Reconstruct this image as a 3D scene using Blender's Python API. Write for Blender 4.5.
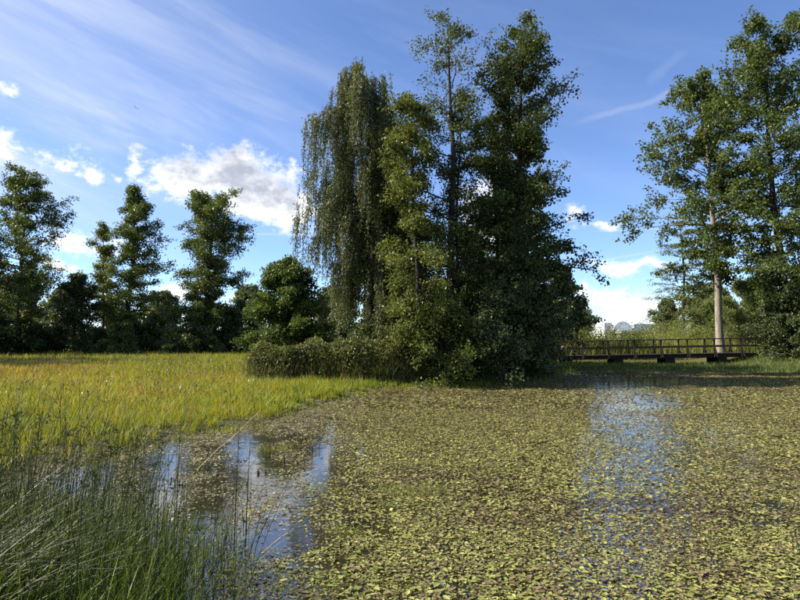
import bpy, math, random
import numpy as np
from math import radians as R

# ------------------------------------------------------------------ scene, camera, sky, sun
sc = bpy.context.scene
col = sc.collection
for o in list(bpy.data.objects):
    bpy.data.objects.remove(o)

CAM_H, PITCH, FPX = 2.0, math.atan(38 / 600), 600.0
cam = bpy.data.cameras.new('camera')
cam.lens, cam.sensor_width, cam.clip_end, cam.clip_start = 27.0, 36.0, 6000, 0.05
camo = bpy.data.objects.new('camera', cam)
camo.location = (0, 0, CAM_H)
camo.rotation_euler = (math.pi / 2 + PITCH, 0, 0)
col.objects.link(camo)
sc.camera = camo

SUN_AZ, SUN_EL = -90.0, 38.0          # degrees from +Y (negative = left), height above horizon
sc.view_settings.view_transform = 'Standard'
sc.view_settings.look = 'None'
sc.view_settings.gamma = 1
sc.view_settings.use_curve_mapping = False
sc.view_settings.exposure = 1.25
sc.cycles.use_denoising = False
sc.cycles.sample_clamp_indirect = 3.0
sc.cycles.max_bounces = 6
sc.cycles.diffuse_bounces = 3
sc.cycles.glossy_bounces = 3
sc.cycles.transmission_bounces = 3
sc.cycles.transparent_max_bounces = 4
sc.cycles.caustics_reflective = False
sc.cycles.caustics_refractive = False

sl = bpy.data.lights.new('sun', 'SUN')
sl.energy, sl.angle, sl.color = 5.0, R(0.53), (1.0, 0.93, 0.80)
so = bpy.data.objects.new('sun', sl)
so.rotation_euler = (R(90 - SUN_EL), 0, R(-SUN_AZ) + math.pi)
col.objects.link(so)


def cam_dir(px, py):
    """unit direction of a photograph pixel"""
    x, y, z = (px - 400) / FPX, 1.0, (300 - py) / FPX
    c, s = math.cos(PITCH), math.sin(PITCH)
    v = np.array([x, y * c - z * s, y * s + z * c])
    return v / np.linalg.norm(v)


def azel(px, py):
    v = cam_dir(px, py)
    return math.degrees(math.atan2(v[0], v[1])), math.degrees(math.asin(v[2]))


class NT:
    """tiny helper for node trees"""
    def __init__(s, nt):
        s.nt = nt
    def n(s, typ, ins=None, **kw):
        nd = s.nt.nodes.new(typ)
        for k, v in kw.items():
            setattr(nd, k, v)
        for k, v in (ins or {}).items():
            s.put(nd.inputs[k], v)
        return nd
    def put(s, sock, v):
        if isinstance(v, bpy.types.NodeSocket):
            s.nt.links.new(v, sock)
        else:
            sock.default_value = v
    def m(s, op, a, b=None, c=None, clamp=False):
        nd = s.nt.nodes.new('ShaderNodeMath')
        nd.operation, nd.use_clamp = op, clamp
        for i, v in enumerate((a, b, c)):
            if v is not None:
                s.put(nd.inputs[i], v)
        return nd.outputs[0]
    def mix(s, f, a, b, blend='MIX'):
        nd = s.n('ShaderNodeMix', data_type='RGBA', blend_type=blend)
        s.put(nd.inputs[0], f); s.put(nd.inputs[6], a); s.put(nd.inputs[7], b)
        return nd.outputs[2]
    def smooth(s, v, lo, hi):
        nd = s.n('ShaderNodeMapRange', {0: v, 1: lo, 2: hi, 3: 0.0, 4: 1.0}, interpolation_type='SMOOTHSTEP')
        return nd.outputs[0]
    def xyz(s, x, y, z=0.0):
        return s.n('ShaderNodeCombineXYZ', {0: x, 1: y, 2: z}).outputs[0]
    def noise(s, vec, scale, detail=5, rough=.55, dist=0.0):
        nd = s.n('ShaderNodeTexNoise', {'Vector': vec, 'Scale': scale, 'Detail': detail, 'Roughness': rough, 'Distortion': dist})
        return nd.outputs[0]
    def ramp(s, fac, stops, interp='LINEAR'):
        nd = s.n('ShaderNodeValToRGB', {0: fac})
        cr = nd.color_ramp
        cr.interpolation = interp
        while len(cr.elements) < len(stops):
            cr.elements.new(0.5)
        for e, (p, c) in zip(cr.elements, stops):
            e.position, e.color = p, (*c, 1)
        return nd.outputs[0]


# cumulus given as ellipses of the sky: centre and radii in photograph pixels (60 px is about 5.7 degrees)
CUMULUS = [(235, 170, 62, 26), (200, 177, 56, 20), (262, 196, 62, 30), (292, 210, 36, 26), (245, 205, 40, 16), (175, 180, 32, 11),
           (0, 141, 28, 15), (58, 165, 26, 11), (86, 176, 10, 6), (133, 162, 8, 15), (113, 178, 7, 5), (90, 242, 46, 8),
           (60, 264, 22, 5), (178, 292, 15, 10), (12, 88, 12, 6), (160, 300, 18, 5), (240, 296, 14, 4),
           (618, 268, 42, 7), (612, 302, 50, 13), (655, 318, 50, 9), (598, 226, 16, 5), (490, 215, 30, 36), (572, 218, 12, 8),
           (332, 296, 14, 10), (580, 330, 40, 8), (760, 318, 40, 9), (440, 300, 50, 20), (345, 220, 20, 20)]


def density_group():
    g = bpy.data.node_groups.new('cumulus_density', 'ShaderNodeTree')
    g.interface.new_socket('Az', in_out='INPUT', socket_type='NodeSocketFloat')
    g.interface.new_socket('El', in_out='INPUT', socket_type='NodeSocketFloat')
    g.interface.new_socket('D', in_out='OUTPUT', socket_type='NodeSocketFloat')
    t = NT(g)
    gi, go = t.n('NodeGroupInput'), t.n('NodeGroupOutput')
    az, el = gi.outputs[0], gi.outputs[1]
    v = t.xyz(az, t.m('MULTIPLY', el, 1.25))
    # warp the ellipses so that their outline billows
    w1 = t.m('SUBTRACT', t.noise(v, 0.20, 3), 0.5)
    w2 = t.m('SUBTRACT', t.noise(t.xyz(t.m('ADD', az, 91.0), el), 0.20, 3), 0.5)
    a2, e2 = t.m('MULTIPLY_ADD', w1, 6.0, az), t.m('MULTIPLY_ADD', w2, 3.0, el)
    best = None
    for (px, py, rx, ry) in CUMULUS:
        ca, ce = azel(px, py)
        grow_ = 1.0 if ry > 15 else 1.3
        ra, re = grow_ * rx / 600 * 57.3 * math.cos(R(ca)) ** 2 * 1.04, grow_ * ry / 600 * 57.3 * 1.04
        da = t.m('MULTIPLY', t.m('SUBTRACT', a2, ca), 1 / ra)
        de = t.m('MULTIPLY', t.m('SUBTRACT', e2, ce), 1 / re)
        pk = 1.0 if ry > 15 else 0.55
        d = t.m('MULTIPLY_ADD', t.m('SQRT', t.m('ADD', t.m('MULTIPLY', da, da), t.m('MULTIPLY', de, de))), -pk, pk)
        best = d if best is None else t.m('SMOOTH_MAX', best, d, 0.15)
    # the same fair-weather cumulus goes on round the rest of the horizon
    lo = t.noise(t.xyz(t.m('MULTIPLY', az, 0.45), el), 0.085, 2)
    band = t.m('MULTIPLY', t.smooth(el, 0, 5), t.m('SUBTRACT', 1.0, t.smooth(el, 18, 34)))
    out = t.smooth(t.m('ABSOLUTE', az), 34, 46)
    gen = t.m('MULTIPLY_ADD', t.m('MULTIPLY', t.m('MULTIPLY', band, out), t.m('SUBTRACT', lo, 0.52)), 6.0,
              t.m('MULTIPLY', t.m('SUBTRACT', t.m('MULTIPLY', band, out), 1.0), 1.0))
    best = t.m('MAXIMUM', best, gen)
    f = t.m('SUBTRACT', t.noise(v, 0.42, 10, .66), 0.52)
    fine = t.m('SUBTRACT', t.noise(v, 1.5, 6, .6), 0.5)
    t.put(go.inputs[0], t.m('MULTIPLY_ADD', fine, 0.7, t.m('MULTIPLY_ADD', f, 1.9, best)))
    return g


def build_world():
    w = bpy.data.worlds.new('World')
    sc.world = w
    w.use_nodes = True
    nt = w.node_tree
    nt.nodes.clear()
    t = NT(nt)
    sky = t.n('ShaderNodeTexSky', sky_type='NISHITA', sun_disc=False, sun_elevation=R(SUN_EL), sun_rotation=R(SUN_AZ),
              altitude=50, air_density=0.8, dust_density=0.0, ozone_density=6.0)
    base = t.n('ShaderNodeHueSaturation', {'Hue': 0.505, 'Saturation': 0.99, 'Value': 0.95, 'Color': sky.outputs[0]}).outputs[0]
    d = t.n('ShaderNodeTexCoord').outputs['Generated']
    sp = t.n('ShaderNodeSeparateXYZ', {0: d})
    az = t.m('MULTIPLY', t.m('ARCTAN2', sp.outputs[0], sp.outputs[1]), 57.2958)
    el = t.m('MULTIPLY', t.m('ARCSINE', sp.outputs[2]), 57.2958)
    # high thin cirrus: streaks falling gently to the right, thicker towards the sun side
    u = t.m('ADD', t.m('MULTIPLY', az, 0.30), t.m('MULTIPLY', el, 0.09))
    vv = t.m('ADD', t.m('MULTIPLY', el, 1.0), t.m('MULTIPLY', az, 0.30))
    c1 = t.noise(t.xyz(t.m('MULTIPLY', u, 0.22), t.m('MULTIPLY', vv, 0.36)), 0.6, 8, .62, 0.35)
    c2 = t.noise(t.xyz(t.m('MULTIPLY', az, 0.3), el), 0.07, 2)
    ci = t.m('MULTIPLY', t.smooth(c1, 0.34, 0.78), t.smooth(c2, 0.22, 0.58))
    side = t.m('ADD', 0.18, t.m('MULTIPLY', t.m('SUBTRACT', 1.0, t.smooth(az, -34, 4)), 0.95))
    veil = t.m('MULTIPLY', t.m('MULTIPLY', t.m('SUBTRACT', 1.0, t.smooth(az, -60, 0)), t.smooth(el, 4, 26)), 0.62)
    ci = t.m('ADD', t.m('MULTIPLY', t.m('MULTIPLY', ci, side), t.smooth(el, 3, 14)), veil, clamp=True)
    # contrails and a thin level streak
    for (x0, y0, x1, y1, wd, k) in ((560, 128, 745, 66, .55, .30), (585, 232, 690, 226, .16, .45), (590, 262, 672, 248, .16, .4),
                                    (150, 232, 330, 234, .22, .5), (640, 90, 700, 40, .8, .12), (0, 219, 150, 236, .35, .25)):
        a0, e0 = azel(x0, y0); a1, e1 = azel(x1, y1)
        L = math.hypot(a1 - a0, e1 - e0); ux, uy = (a1 - a0) / L, (e1 - e0) / L
        along = t.m('ADD', t.m('MULTIPLY', t.m('SUBTRACT', az, a0), ux / L), t.m('MULTIPLY', t.m('SUBTRACT', el, e0), uy / L))
        off = t.m('ADD', t.m('MULTIPLY', t.m('SUBTRACT', az, a0), -uy), t.m('MULTIPLY', t.m('SUBTRACT', el, e0), ux))
        off = t.m('ADD', off, t.m('MULTIPLY', t.m('SUBTRACT', t.noise(t.xyz(az, el), .25, 4), .5), wd * 2))
        g = t.m('SUBTRACT', 1.0, t.smooth(t.m('ABSOLUTE', off), 0, wd))
        e = t.m('MULTIPLY', t.smooth(along, 0, .3), t.m('SUBTRACT', 1.0, t.smooth(along, .6, 1)))
        ci = t.m('MAXIMUM', ci, t.m('MULTIPLY', t.m('MULTIPLY', g, e), k))
    base = t.mix(t.m('MULTIPLY', ci, 0.62), base, (3.9, 4.15, 4.75, 1))
    grp = density_group()
    def D(da, de):
        nd = t.n('ShaderNodeGroup', node_tree=grp)
        t.put(nd.inputs[0], t.m('ADD', az, da)); t.put(nd.inputs[1], t.m('ADD', el, de))
        return nd.outputs[0]
    d0 = D(0.0, 0.0)
    d1 = D(0.9, -1.7)        # how much cloud lies below: thick upper parts turn grey
    alpha = t.m('MULTIPLY', t.smooth(d0, -0.06, 0.56), 0.97)
    depth = t.smooth(t.m('ADD', t.m('MULTIPLY', d0, 0.60), t.m('MULTIPLY', d1, 0.45)), 0.20, 0.95)
    lit = t.mix(depth, (5.3, 5.3, 5.3, 1), (2.2, 2.4, 2.85, 1))
    final = t.mix(alpha, base, lit)
    bg = t.n('ShaderNodeBackground', {'Color': final, 'Strength': 0.1})
    out = t.n('ShaderNodeOutputWorld')
    nt.links.new(bg.outputs[0], out.inputs[0])
    w.cycles.sampling_method = 'MANUAL'
    w.cycles.sample_map_resolution = 1024


build_world()

# ------------------------------------------------------------------ helpers
rng = np.random.default_rng(7)


def P(px, py, z=0.0):
    """point of the plane at height z seen at a photograph pixel"""
    v = cam_dir(px, py)
    s = (z - CAM_H) / v[2]
    return np.array([v[0] * s, v[1] * s, z])


def at(px, dist, z=0.0):
    """point in the column px at ground distance dist along the view axis"""
    return np.array([(px - 400) / FPX * dist, dist, z])


def top(py, dist):
    """height that reaches the photograph row py at distance dist"""
    return CAM_H + (338 - py) / FPX * dist


def mesh_of(name, V, F=None, attr=None, quads=None, smooth=False):
    """V (n,3), F (m,3) and/or quads (k,4) -> mesh"""
    me = bpy.data.meshes.new(name)
    V = np.asarray(V, dtype=np.float32)
    me.vertices.add(len(V))
    me.vertices.foreach_set('co', V.ravel())
    faces = []
    nt_ = 0 if F is None else len(F)
    nq = 0 if quads is None else len(quads)
    idx = np.concatenate([np.asarray(F, dtype=np.int32).ravel() if nt_ else np.zeros(0, np.int32),
                          np.asarray(quads, dtype=np.int32).ravel() if nq else np.zeros(0, np.int32)])
    tot = np.concatenate([np.full(nt_, 3, np.int32), np.full(nq, 4, np.int32)])
    start = np.concatenate([[0], np.cumsum(tot)[:-1]]).astype(np.int32)
    me.loops.add(len(idx))
    me.loops.foreach_set('vertex_index', idx)
    me.polygons.add(len(tot))
    me.polygons.foreach_set('loop_start', start)
    me.polygons.foreach_set('loop_total', tot)
    me.polygons.foreach_set('use_smooth', np.full(len(tot), smooth, dtype=bool))
    if attr is not None:
        a = me.attributes.new('tint', 'FLOAT', 'POINT')
        a.data.foreach_set('value', np.asarray(attr, dtype=np.float32))
    me.update(calc_edges=True)
    return me


def obj(name, me, mat=None, parent=None, loc=None, label=None, cat=None, group=None, kind=None):
    o = bpy.data.objects.new(name, me)
    col.objects.link(o)
    if mat is not None and me is not None and not me.materials:
        me.materials.append(mat)
    if parent is not None:
        o.parent = parent
    if loc is not None:
        o.location = loc
    tag(o, label, cat, group, kind)
    return o


def tag(o, label=None, cat=None, group=None, kind=None):
    for k, v in (('label', label), ('category', cat), ('group', group), ('kind', kind)):
        if v:
            o[k] = v
    return o


def unit(v):
    return v / np.maximum(np.linalg.norm(v, axis=-1, keepdims=True), 1e-9)


def tubes(Pts, Rad, sides=5):
    """batch of polylines Pts (n,k,3), radii (n,k) -> V, quads"""
    Pts = np.asarray(Pts, float); Rad = np.asarray(Rad, float)
    n, k, _ = Pts.shape
    T = np.gradient(Pts, axis=1)
    T = unit(T)
    ref = np.where(np.abs(T[..., 2:3]) > 0.8, np.array([1.0, 0.13, 0]), np.array([0, 0, 1.0]))
    ref = np.broadcast_to(ref[:, :1], T.shape)
    A = unit(np.cross(T, ref)); B = np.cross(T, A)
    th = np.linspace(0, 2 * np.pi, sides, endpoint=False)
    V = Pts[:, :, None] + Rad[:, :, None, None] * (A[:, :, None] * np.cos(th)[:, None] + B[:, :, None] * np.sin(th)[:, None])
    V = V.reshape(-1, 3)
    i = np.arange(n)[:, None, None] * k * sides + np.arange(k - 1)[None, :, None] * sides
    s = np.arange(sides)[None, None]; s2 = (s + 1) % sides
    Q = np.stack([i + s, i + s2, i + sides + s2, i + sides + s], -1).reshape(-1, 4)
    return V, Q


def leaf_mesh(name, C, D, N, L, W, tint, fold=0.25, pts=4):
    """folded leaves: base C, direction D, normal N, length L, width W (each per leaf)"""
    D = unit(D); S = unit(np.cross(D, N)); N = np.cross(S, D)
    L = np.asarray(L)[:, None]; W = np.asarray(W)[:, None]
    n = len(C)
    if pts == 4:
        V = np.stack([C, C + D * L * .5 + S * W * .5 + N * W * fold, C + D * L, C + D * L * .5 - S * W * .5 + N * W * fold], 1)
        b = np.arange(n)[:, None] * 4
        F = np.concatenate([b + [0, 1, 2], b + [0, 2, 3]])
    elif pts == 3:  # distant leaf
        V = np.stack([C, C + D * L * .62 + S * W * .62, C + D * L * .95 - S * W * .42], 1)
        F = np.arange(n)[:, None] * 3 + [0, 1, 2]
    else:  # rounder leaf of six points
        V = np.stack([C, C + D * L * .28 + S * W * .46 + N * W * fold, C + D * L * .72 + S * W * .40 + N * W * fold, C + D * L,
                      C + D * L * .72 - S * W * .40 + N * W * fold, C + D * L * .28 - S * W * .46 + N * W * fold], 1)
        b = np.arange(n)[:, None] * 6
        F = np.concatenate([b + [0, 1, 2], b + [0, 2, 3], b + [0, 3, 4], b + [0, 4, 5]])
    return mesh_of(name, V.reshape(-1, 3), F, np.repeat(tint, V.shape[1]))


def blade_mesh(name, B, H, W, Az, bend, tint, seg=2):
    """grass blades: base B, height H, width W, lean direction Az, bend (metres of tip offset)"""
    n = len(B)
    d = np.stack([np.cos(Az), np.sin(Az), np.zeros(n)], 1)
    fa = rng.uniform(0, 2 * np.pi, n)
    s = np.stack([np.cos(fa), np.sin(fa), np.zeros(n)], 1) * W[:, None] * .5
    def pt(u):
        return B + d * (bend * u ** 2)[:, None] + np.array([0, 0, 1.0]) * (H * u - .25 * bend * u ** 2 * 0.8)[:, None]
    if seg == 1:
        V = np.stack([B - s, B + s, pt(1.0)], 1)
        F = np.arange(n)[:, None] * 3 + [0, 1, 2]
    else:
        us = np.linspace(0, 1, seg + 1)
        rows = []
        for u in us[:-1]:
            w = 1 - .55 * u
            rows += [pt(u) - s * w, pt(u) + s * w]
        rows.append(pt(1.0))
        V = np.stack(rows, 1)
        b = np.arange(n)[:, None] * V.shape[1]
        F = []
        for i in range(seg - 1):
            F += [b + [2 * i, 2 * i + 1, 2 * i + 3], b + [2 * i, 2 * i + 3, 2 * i + 2]]
        F.append(b + [2 * seg - 2, 2 * seg - 1, 2 * seg])
        F = np.concatenate(F)
    return mesh_of(name, V.reshape(-1, 3), F, np.repeat(tint, V.shape[1]))


def vnoise(x, y, scale, seed=0):
    """smooth value noise in numpy, 0..1"""
    x = np.asarray(x, float) / scale + seed * 17.3; y = np.asarray(y, float) / scale - seed * 9.1
    xi, yi = np.floor(x).astype(np.int64), np.floor(y).astype(np.int64)
    fx, fy = x - xi, y - yi
    fx, fy = fx * fx * (3 - 2 * fx), fy * fy * (3 - 2 * fy)
    def h(a, b):
        v = np.sin(a * 127.1 + b * 311.7 + seed * 74.7) * 43758.5453
        return v - np.floor(v)
    return (h(xi, yi) * (1 - fx) + h(xi + 1, yi) * fx) * (1 - fy) + (h(xi, yi + 1) * (1 - fx) + h(xi + 1, yi + 1) * fx) * fy


def fbm(x, y, scale, seed=0):
    return .55 * vnoise(x, y, scale, seed) + .3 * vnoise(x, y, scale / 2.3, seed + 1) + .15 * vnoise(x, y, scale / 5.1, seed + 2)


# ------------------------------------------------------------------ materials
def new_mat(name):
    m = bpy.data.materials.new(name)
    m.use_nodes = True
    m.node_tree.nodes.clear()
    return m, NT(m.node_tree)


def leaf_mat(name, stops, trans=0.44, rough=0.45, spec=0.35, tcol=(1.25, 1.15, 0.55)):
    m, t = new_mat(name)
    tint = t.n('ShaderNodeAttribute', attribute_name='tint').outputs['Fac']
    c = t.ramp(tint, stops)
    pb = t.n('ShaderNodeBsdfPrincipled', {'Base Color': c, 'Roughness': rough, 'Specular IOR Level': spec})
    tc = t.mix(1.0, c, (*tcol, 1), 'MULTIPLY')
    tr = t.n('ShaderNodeBsdfTranslucent', {'Color': tc})
    mx = t.n('ShaderNodeMixShader', {0: trans, 1: pb.outputs[0], 2: tr.outputs[0]})
    out = t.n('ShaderNodeOutputMaterial', {0: mx.outputs[0]})
    return m


def plain_mat(name, stops, scale=6.0, rough=0.8, spec=0.25, bump=0.3, stretch=(1, 1, 1), coords='Object', detail=6):
    m, t = new_mat(name)
    tc = t.n('ShaderNodeTexCoord').outputs[coords]
    mp = t.n('ShaderNodeMapping', {'Vector': tc, 'Scale': stretch}).outputs[0]
    f = t.noise(mp, scale, detail, .62)
    c = t.ramp(f, stops)
    bp = t.n('ShaderNodeBump', {'Height': f, 'Strength': bump, 'Distance': 0.05}).outputs[0]
    pb = t.n('ShaderNodeBsdfPrincipled', {'Base Color': c, 'Roughness': rough, 'Specular IOR Level': spec, 'Normal': bp})
    t.n('ShaderNodeOutputMaterial', {0: pb.outputs[0]})
    return m


M = {}
M['alder'] = leaf_mat('alder_leaf', [(0, (.032, .048, .014)), (.45, (.055, .078, .020)), (.8, (.090, .115, .030)), (1, (.16, .168, .046))])
M['olive'] = leaf_mat('olive_leaf', [(0, (.056, .074, .017)), (.5, (.098, .125, .026)), (1, (.18, .198, .046))], .42)
M['weep'] = leaf_mat('weeping_leaf', [(0, (.058, .076, .027)), (.5, (.100, .124, .044)), (1, (.175, .195, .074))], .34)
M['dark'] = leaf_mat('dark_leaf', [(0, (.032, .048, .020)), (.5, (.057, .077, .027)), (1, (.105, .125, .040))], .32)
M['fresh'] = leaf_mat('fresh_leaf', [(0, (.038, .066, .015)), (.5, (.074, .114, .024)), (1, (.135, .175, .042))], .42)
M['sallow'] = leaf_mat('sallow_leaf', [(0, (.070, .100, .030)), (.5, (.13, .165, .048)), (1, (.22, .24, .085))], .42)
M['oak'] = leaf_mat('oak_leaf', [(0, (.040, .062, .016)), (.5, (.076, .108, .024)), (1, (.145, .178, .042))], .38)
M['thicket'] = leaf_mat('thicket_leaf', [(0, (.050, .056, .020)), (.35, (.090, .105, .029)), (.7, (.14, .155, .040)), (1, (.23, .20, .085))], .34)
M['far'] = leaf_mat('far_leaf', [(0, (.055, .078, .036)), (.5, (.095, .118, .050)), (1, (.145, .165, .070))], .30)
M['herb'] = leaf_mat('herb_leaf', [(0, (.085, .12, .025)), (.5, (.16, .19, .045)), (.8, (.23, .22, .075)), (1, (.30, .25, .13))], .42)
M['meadow'] = leaf_mat('meadow_blade', [(0, (.085, .135, .016)), (.35, (.18, .225, .024)), (.6, (.27, .27, .036)), (.8, (.31, .225, .05)), (1, (.29, .165, .06))], .45, .5, .3,
                       (1.25, 1.15, .5))
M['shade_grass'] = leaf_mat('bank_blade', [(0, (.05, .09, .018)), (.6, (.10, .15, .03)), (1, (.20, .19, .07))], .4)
M['rush'] = leaf_mat('rush_stem', [(0, (.022, .024, .010)), (.6, (.050, .072, .018)), (1, (.15, .15, .05))], .2, .6, .2)
M['reedleaf'] = leaf_mat('reed_blade', [(0, (.045, .080, .018)), (.5, (.11, .16, .032)), (1, (.25, .26, .075))], .40, .45, .35)
M['sedge'] = leaf_mat('sedge_blade', [(0, (.030, .042, .018)), (.7, (.06, .075, .03)), (1, (.19, .185, .11))], .15, .42, .4)
M['dry'] = leaf_mat('dry_stalk', [(0, (.30, .24, .13)), (1, (.50, .42, .26))], .15, .5, .3)
M['seed'] = leaf_mat('seed_head', [(0, (.13, .075, .035)), (1, (.27, .18, .08))], .2)
M['pad'] = leaf_mat('floating_leaf', [(0, (.080, .060, .034)), (.22, (.16, .120, .066)), (.36, (.215, .185, .085)), (.55, (.225, .235, .062)),
                                      (.8, (.255, .28, .07)), (1, (.37, .34, .12))], .16, .5, .22, (1.1, 1.05, .5))
M['litter'] = leaf_mat('marsh_litter', [(0, (.045, .036, .024)), (.35, (.13, .105, .065)), (.6, (.25, .21, .13)), (.8, (.24, .23, .08)), (1, (.42, .38, .27))], .12, .5, .25)
M['bark'] = plain_mat('bark', [(.3, (.018, .015, .012)), (.55, (.036, .030, .025)), (.75, (.070, .060, .050))], 5, .9, .15, .8, (4, 4, .6))
M['palebark'] = plain_mat('pale_bark', [(.3, (.12, .10, .08)), (.55, (.22, .19, .155)), (.75, (.32, .28, .23))], 2.2, .9, .15, 1.0, (3, 3, .8))
M['wood'] = plain_mat('weathered_shade_darkened_timber', [(.3, (.010, .008, .007)), (.55, (.020, .016, .013)), (.8, (.040, .033, .027))], 5, .85, .2, .5, (1, 9, 9))  # dark wood, base colour lowered further to paint in the bridge's shade
M['stub'] = plain_mat('wet_black_stub', [(.3, (.008, .007, .006)), (.7, (.02, .017, .013))], 30, .5, .4, .4)


def ground_mat():
    m, t = new_mat('marsh_ground')
    tc = t.n('ShaderNodeTexCoord').outputs['Object']
    a = t.noise(tc, .35, 8, .6)
    b = t.noise(tc, 9, 6, .65)
    c = t.mix(t.smooth(a, .35, .65), (.050, .048, .018, 1), (.10, .085, .032, 1))
    c = t.mix(t.smooth(b, .42, .7), c, (.085, .105, .026, 1))
    bp = t.n('ShaderNodeBump', {'Height': b, 'Strength': .8, 'Distance': .08}).outputs[0]
    pb = t.n('ShaderNodeBsdfPrincipled', {'Base Color': c, 'Roughness': .9, 'Specular IOR Level': .15, 'Normal': bp})
    t.n('ShaderNodeOutputMaterial', {0: pb.outputs[0]})
    return m


def water_mat():
    m, t = new_mat('pond_water')
    tc = t.n('ShaderNodeTexCoord').outputs['Object']
    a = t.noise(tc, 2.2, 3, .5)
    b = t.noise(tc, 14, 2, .5)
    h = t.m('ADD', t.m('MULTIPLY', a, 1.0), t.m('MULTIPLY', b, .22))
    bp = t.n('ShaderNodeBump', {'Height': h, 'Strength': .16, 'Distance': .03}).outputs[0]
    murk = t.mix(t.noise(tc, .8, 5, .6), (.010, .010, .006, 1), (.035, .030, .016, 1))
    df = t.n('ShaderNodeBsdfDiffuse', {'Color': murk, 'Normal': bp})
    gl = t.n('ShaderNodeBsdfGlossy', {'Color': (1, 1, 1, 1), 'Roughness': .04, 'Normal': bp})
    fr = t.n('ShaderNodeFresnel', {'IOR': 3.0, 'Normal': bp})
    mx = t.n('ShaderNodeMixShader', {0: fr.outputs[0], 1: df.outputs[0], 2: gl.outputs[0]})
    t.n('ShaderNodeOutputMaterial', {0: mx.outputs[0]})
    return m


M['ground'] = ground_mat()
M['water'] = water_mat()

# ------------------------------------------------------------------ terrain and pond
SHX = np.array([-80, -20, -9, -7.0, -5.9, -5.2, -4.6, -3.9, -3.2, -2.4, -1.6, -.8, 0, 6.0, 7.0, 8.2, 10, 14, 18, 22, 26, 40, 90])
SHY = np.array([7.0, 7.0, 7.2, 7.6, 8.6, 9.8, 12.0, 13.3, 14.6, 18.5, 21.5, 23.8, 24.6, 24.9, 26.5, 31, 34.3, 35.2, 34.3, 33.2, 32.2, 30, 26])


def shore(x):
    return np.interp(x, SHX, SHY)


def near_shore(x):
    """the near bank: the camera stands on it; it comes farther out at the left"""
    return np.interp(x, [-40, -6, -2.6, -1.0, .2, 40], [6.4, 6.0, 5.1, 4.1, 3.6, 3.6])


def height(x, y):
    x = np.asarray(x, float); y = np.asarray(y, float)
    far = np.clip((y - shore(x)) * .07, -.55, .09)
    near = np.clip((near_shore(x) - y) * .16, -.55, .42)
    h = np.maximum(far, near)
    land = h > 0
    h = h + np.where(land, .05 * (fbm(x, y, 2.2, 3) - .4), 0)
    h = h + .30 * np.exp(-(((x - 3.2) / 5.5) ** 2 + ((y - 29) / 3.6) ** 2) ** 2)
    rise = np.clip((y - 43) / 6, 0, 1) * np.clip((x - 6) / 6, 0, 1)
    h = h + .55 * rise
    h = h + .75 * np.clip((x - 21.5) / 4, 0, 1) * np.clip((y - 36.5) / 4, 0, 1) * (1 - rise * .73)
    h = h + .5 * np.clip((y - 60) / 25, 0, 1) + 1.2 * np.clip((y - 120) / 200, 0, 1)
    return h


def build_terrain():
    xs = np.unique(np.concatenate([np.linspace(-40, 34, 150), np.linspace(-120, 120, 61), np.array([-1500, -900, -500, -300, -200, 200, 300, 500, 900, 1500.])]))
    ys = np.unique(np.concatenate([np.linspace(-6, 66, 160), np.linspace(66, 160, 40), np.array([-300, -100, -40, -15, 200, 260, 350, 500, 800, 1400, 2500.])]))
    X, Y = np.meshgrid(xs, ys)
    Z = height(X, Y)
    V = np.stack([X, Y, Z], -1).reshape(-1, 3)
    nx, ny = len(xs), len(ys)
    i = np.arange(ny - 1)[:, None] * nx + np.arange(nx - 1)[None]
    Q = np.stack([i, i + 1, i + nx + 1, i + nx], -1).reshape(-1, 4)
    o = obj('ground', mesh_of('ground', V, quads=Q, smooth=True), M['ground'], kind='structure', label='marshy ground of the meadow and banks')
    w = mesh_of('pond_water', np.array([[-90, -2, 0], [90, -2, 0], [90, 60, 0], [-90, 60, 0]]), quads=[[0, 1, 2, 3]])
    return o, obj('pond_water', w, M['water'], kind='structure', label='still pond water with floating leaves')


ground, pond = build_terrain()


# ------------------------------------------------------------------ trees
def interp_prof(prof):
    ts, rs = zip(*prof)
    return lambda t: float(np.interp(t, ts, rs))


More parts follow.
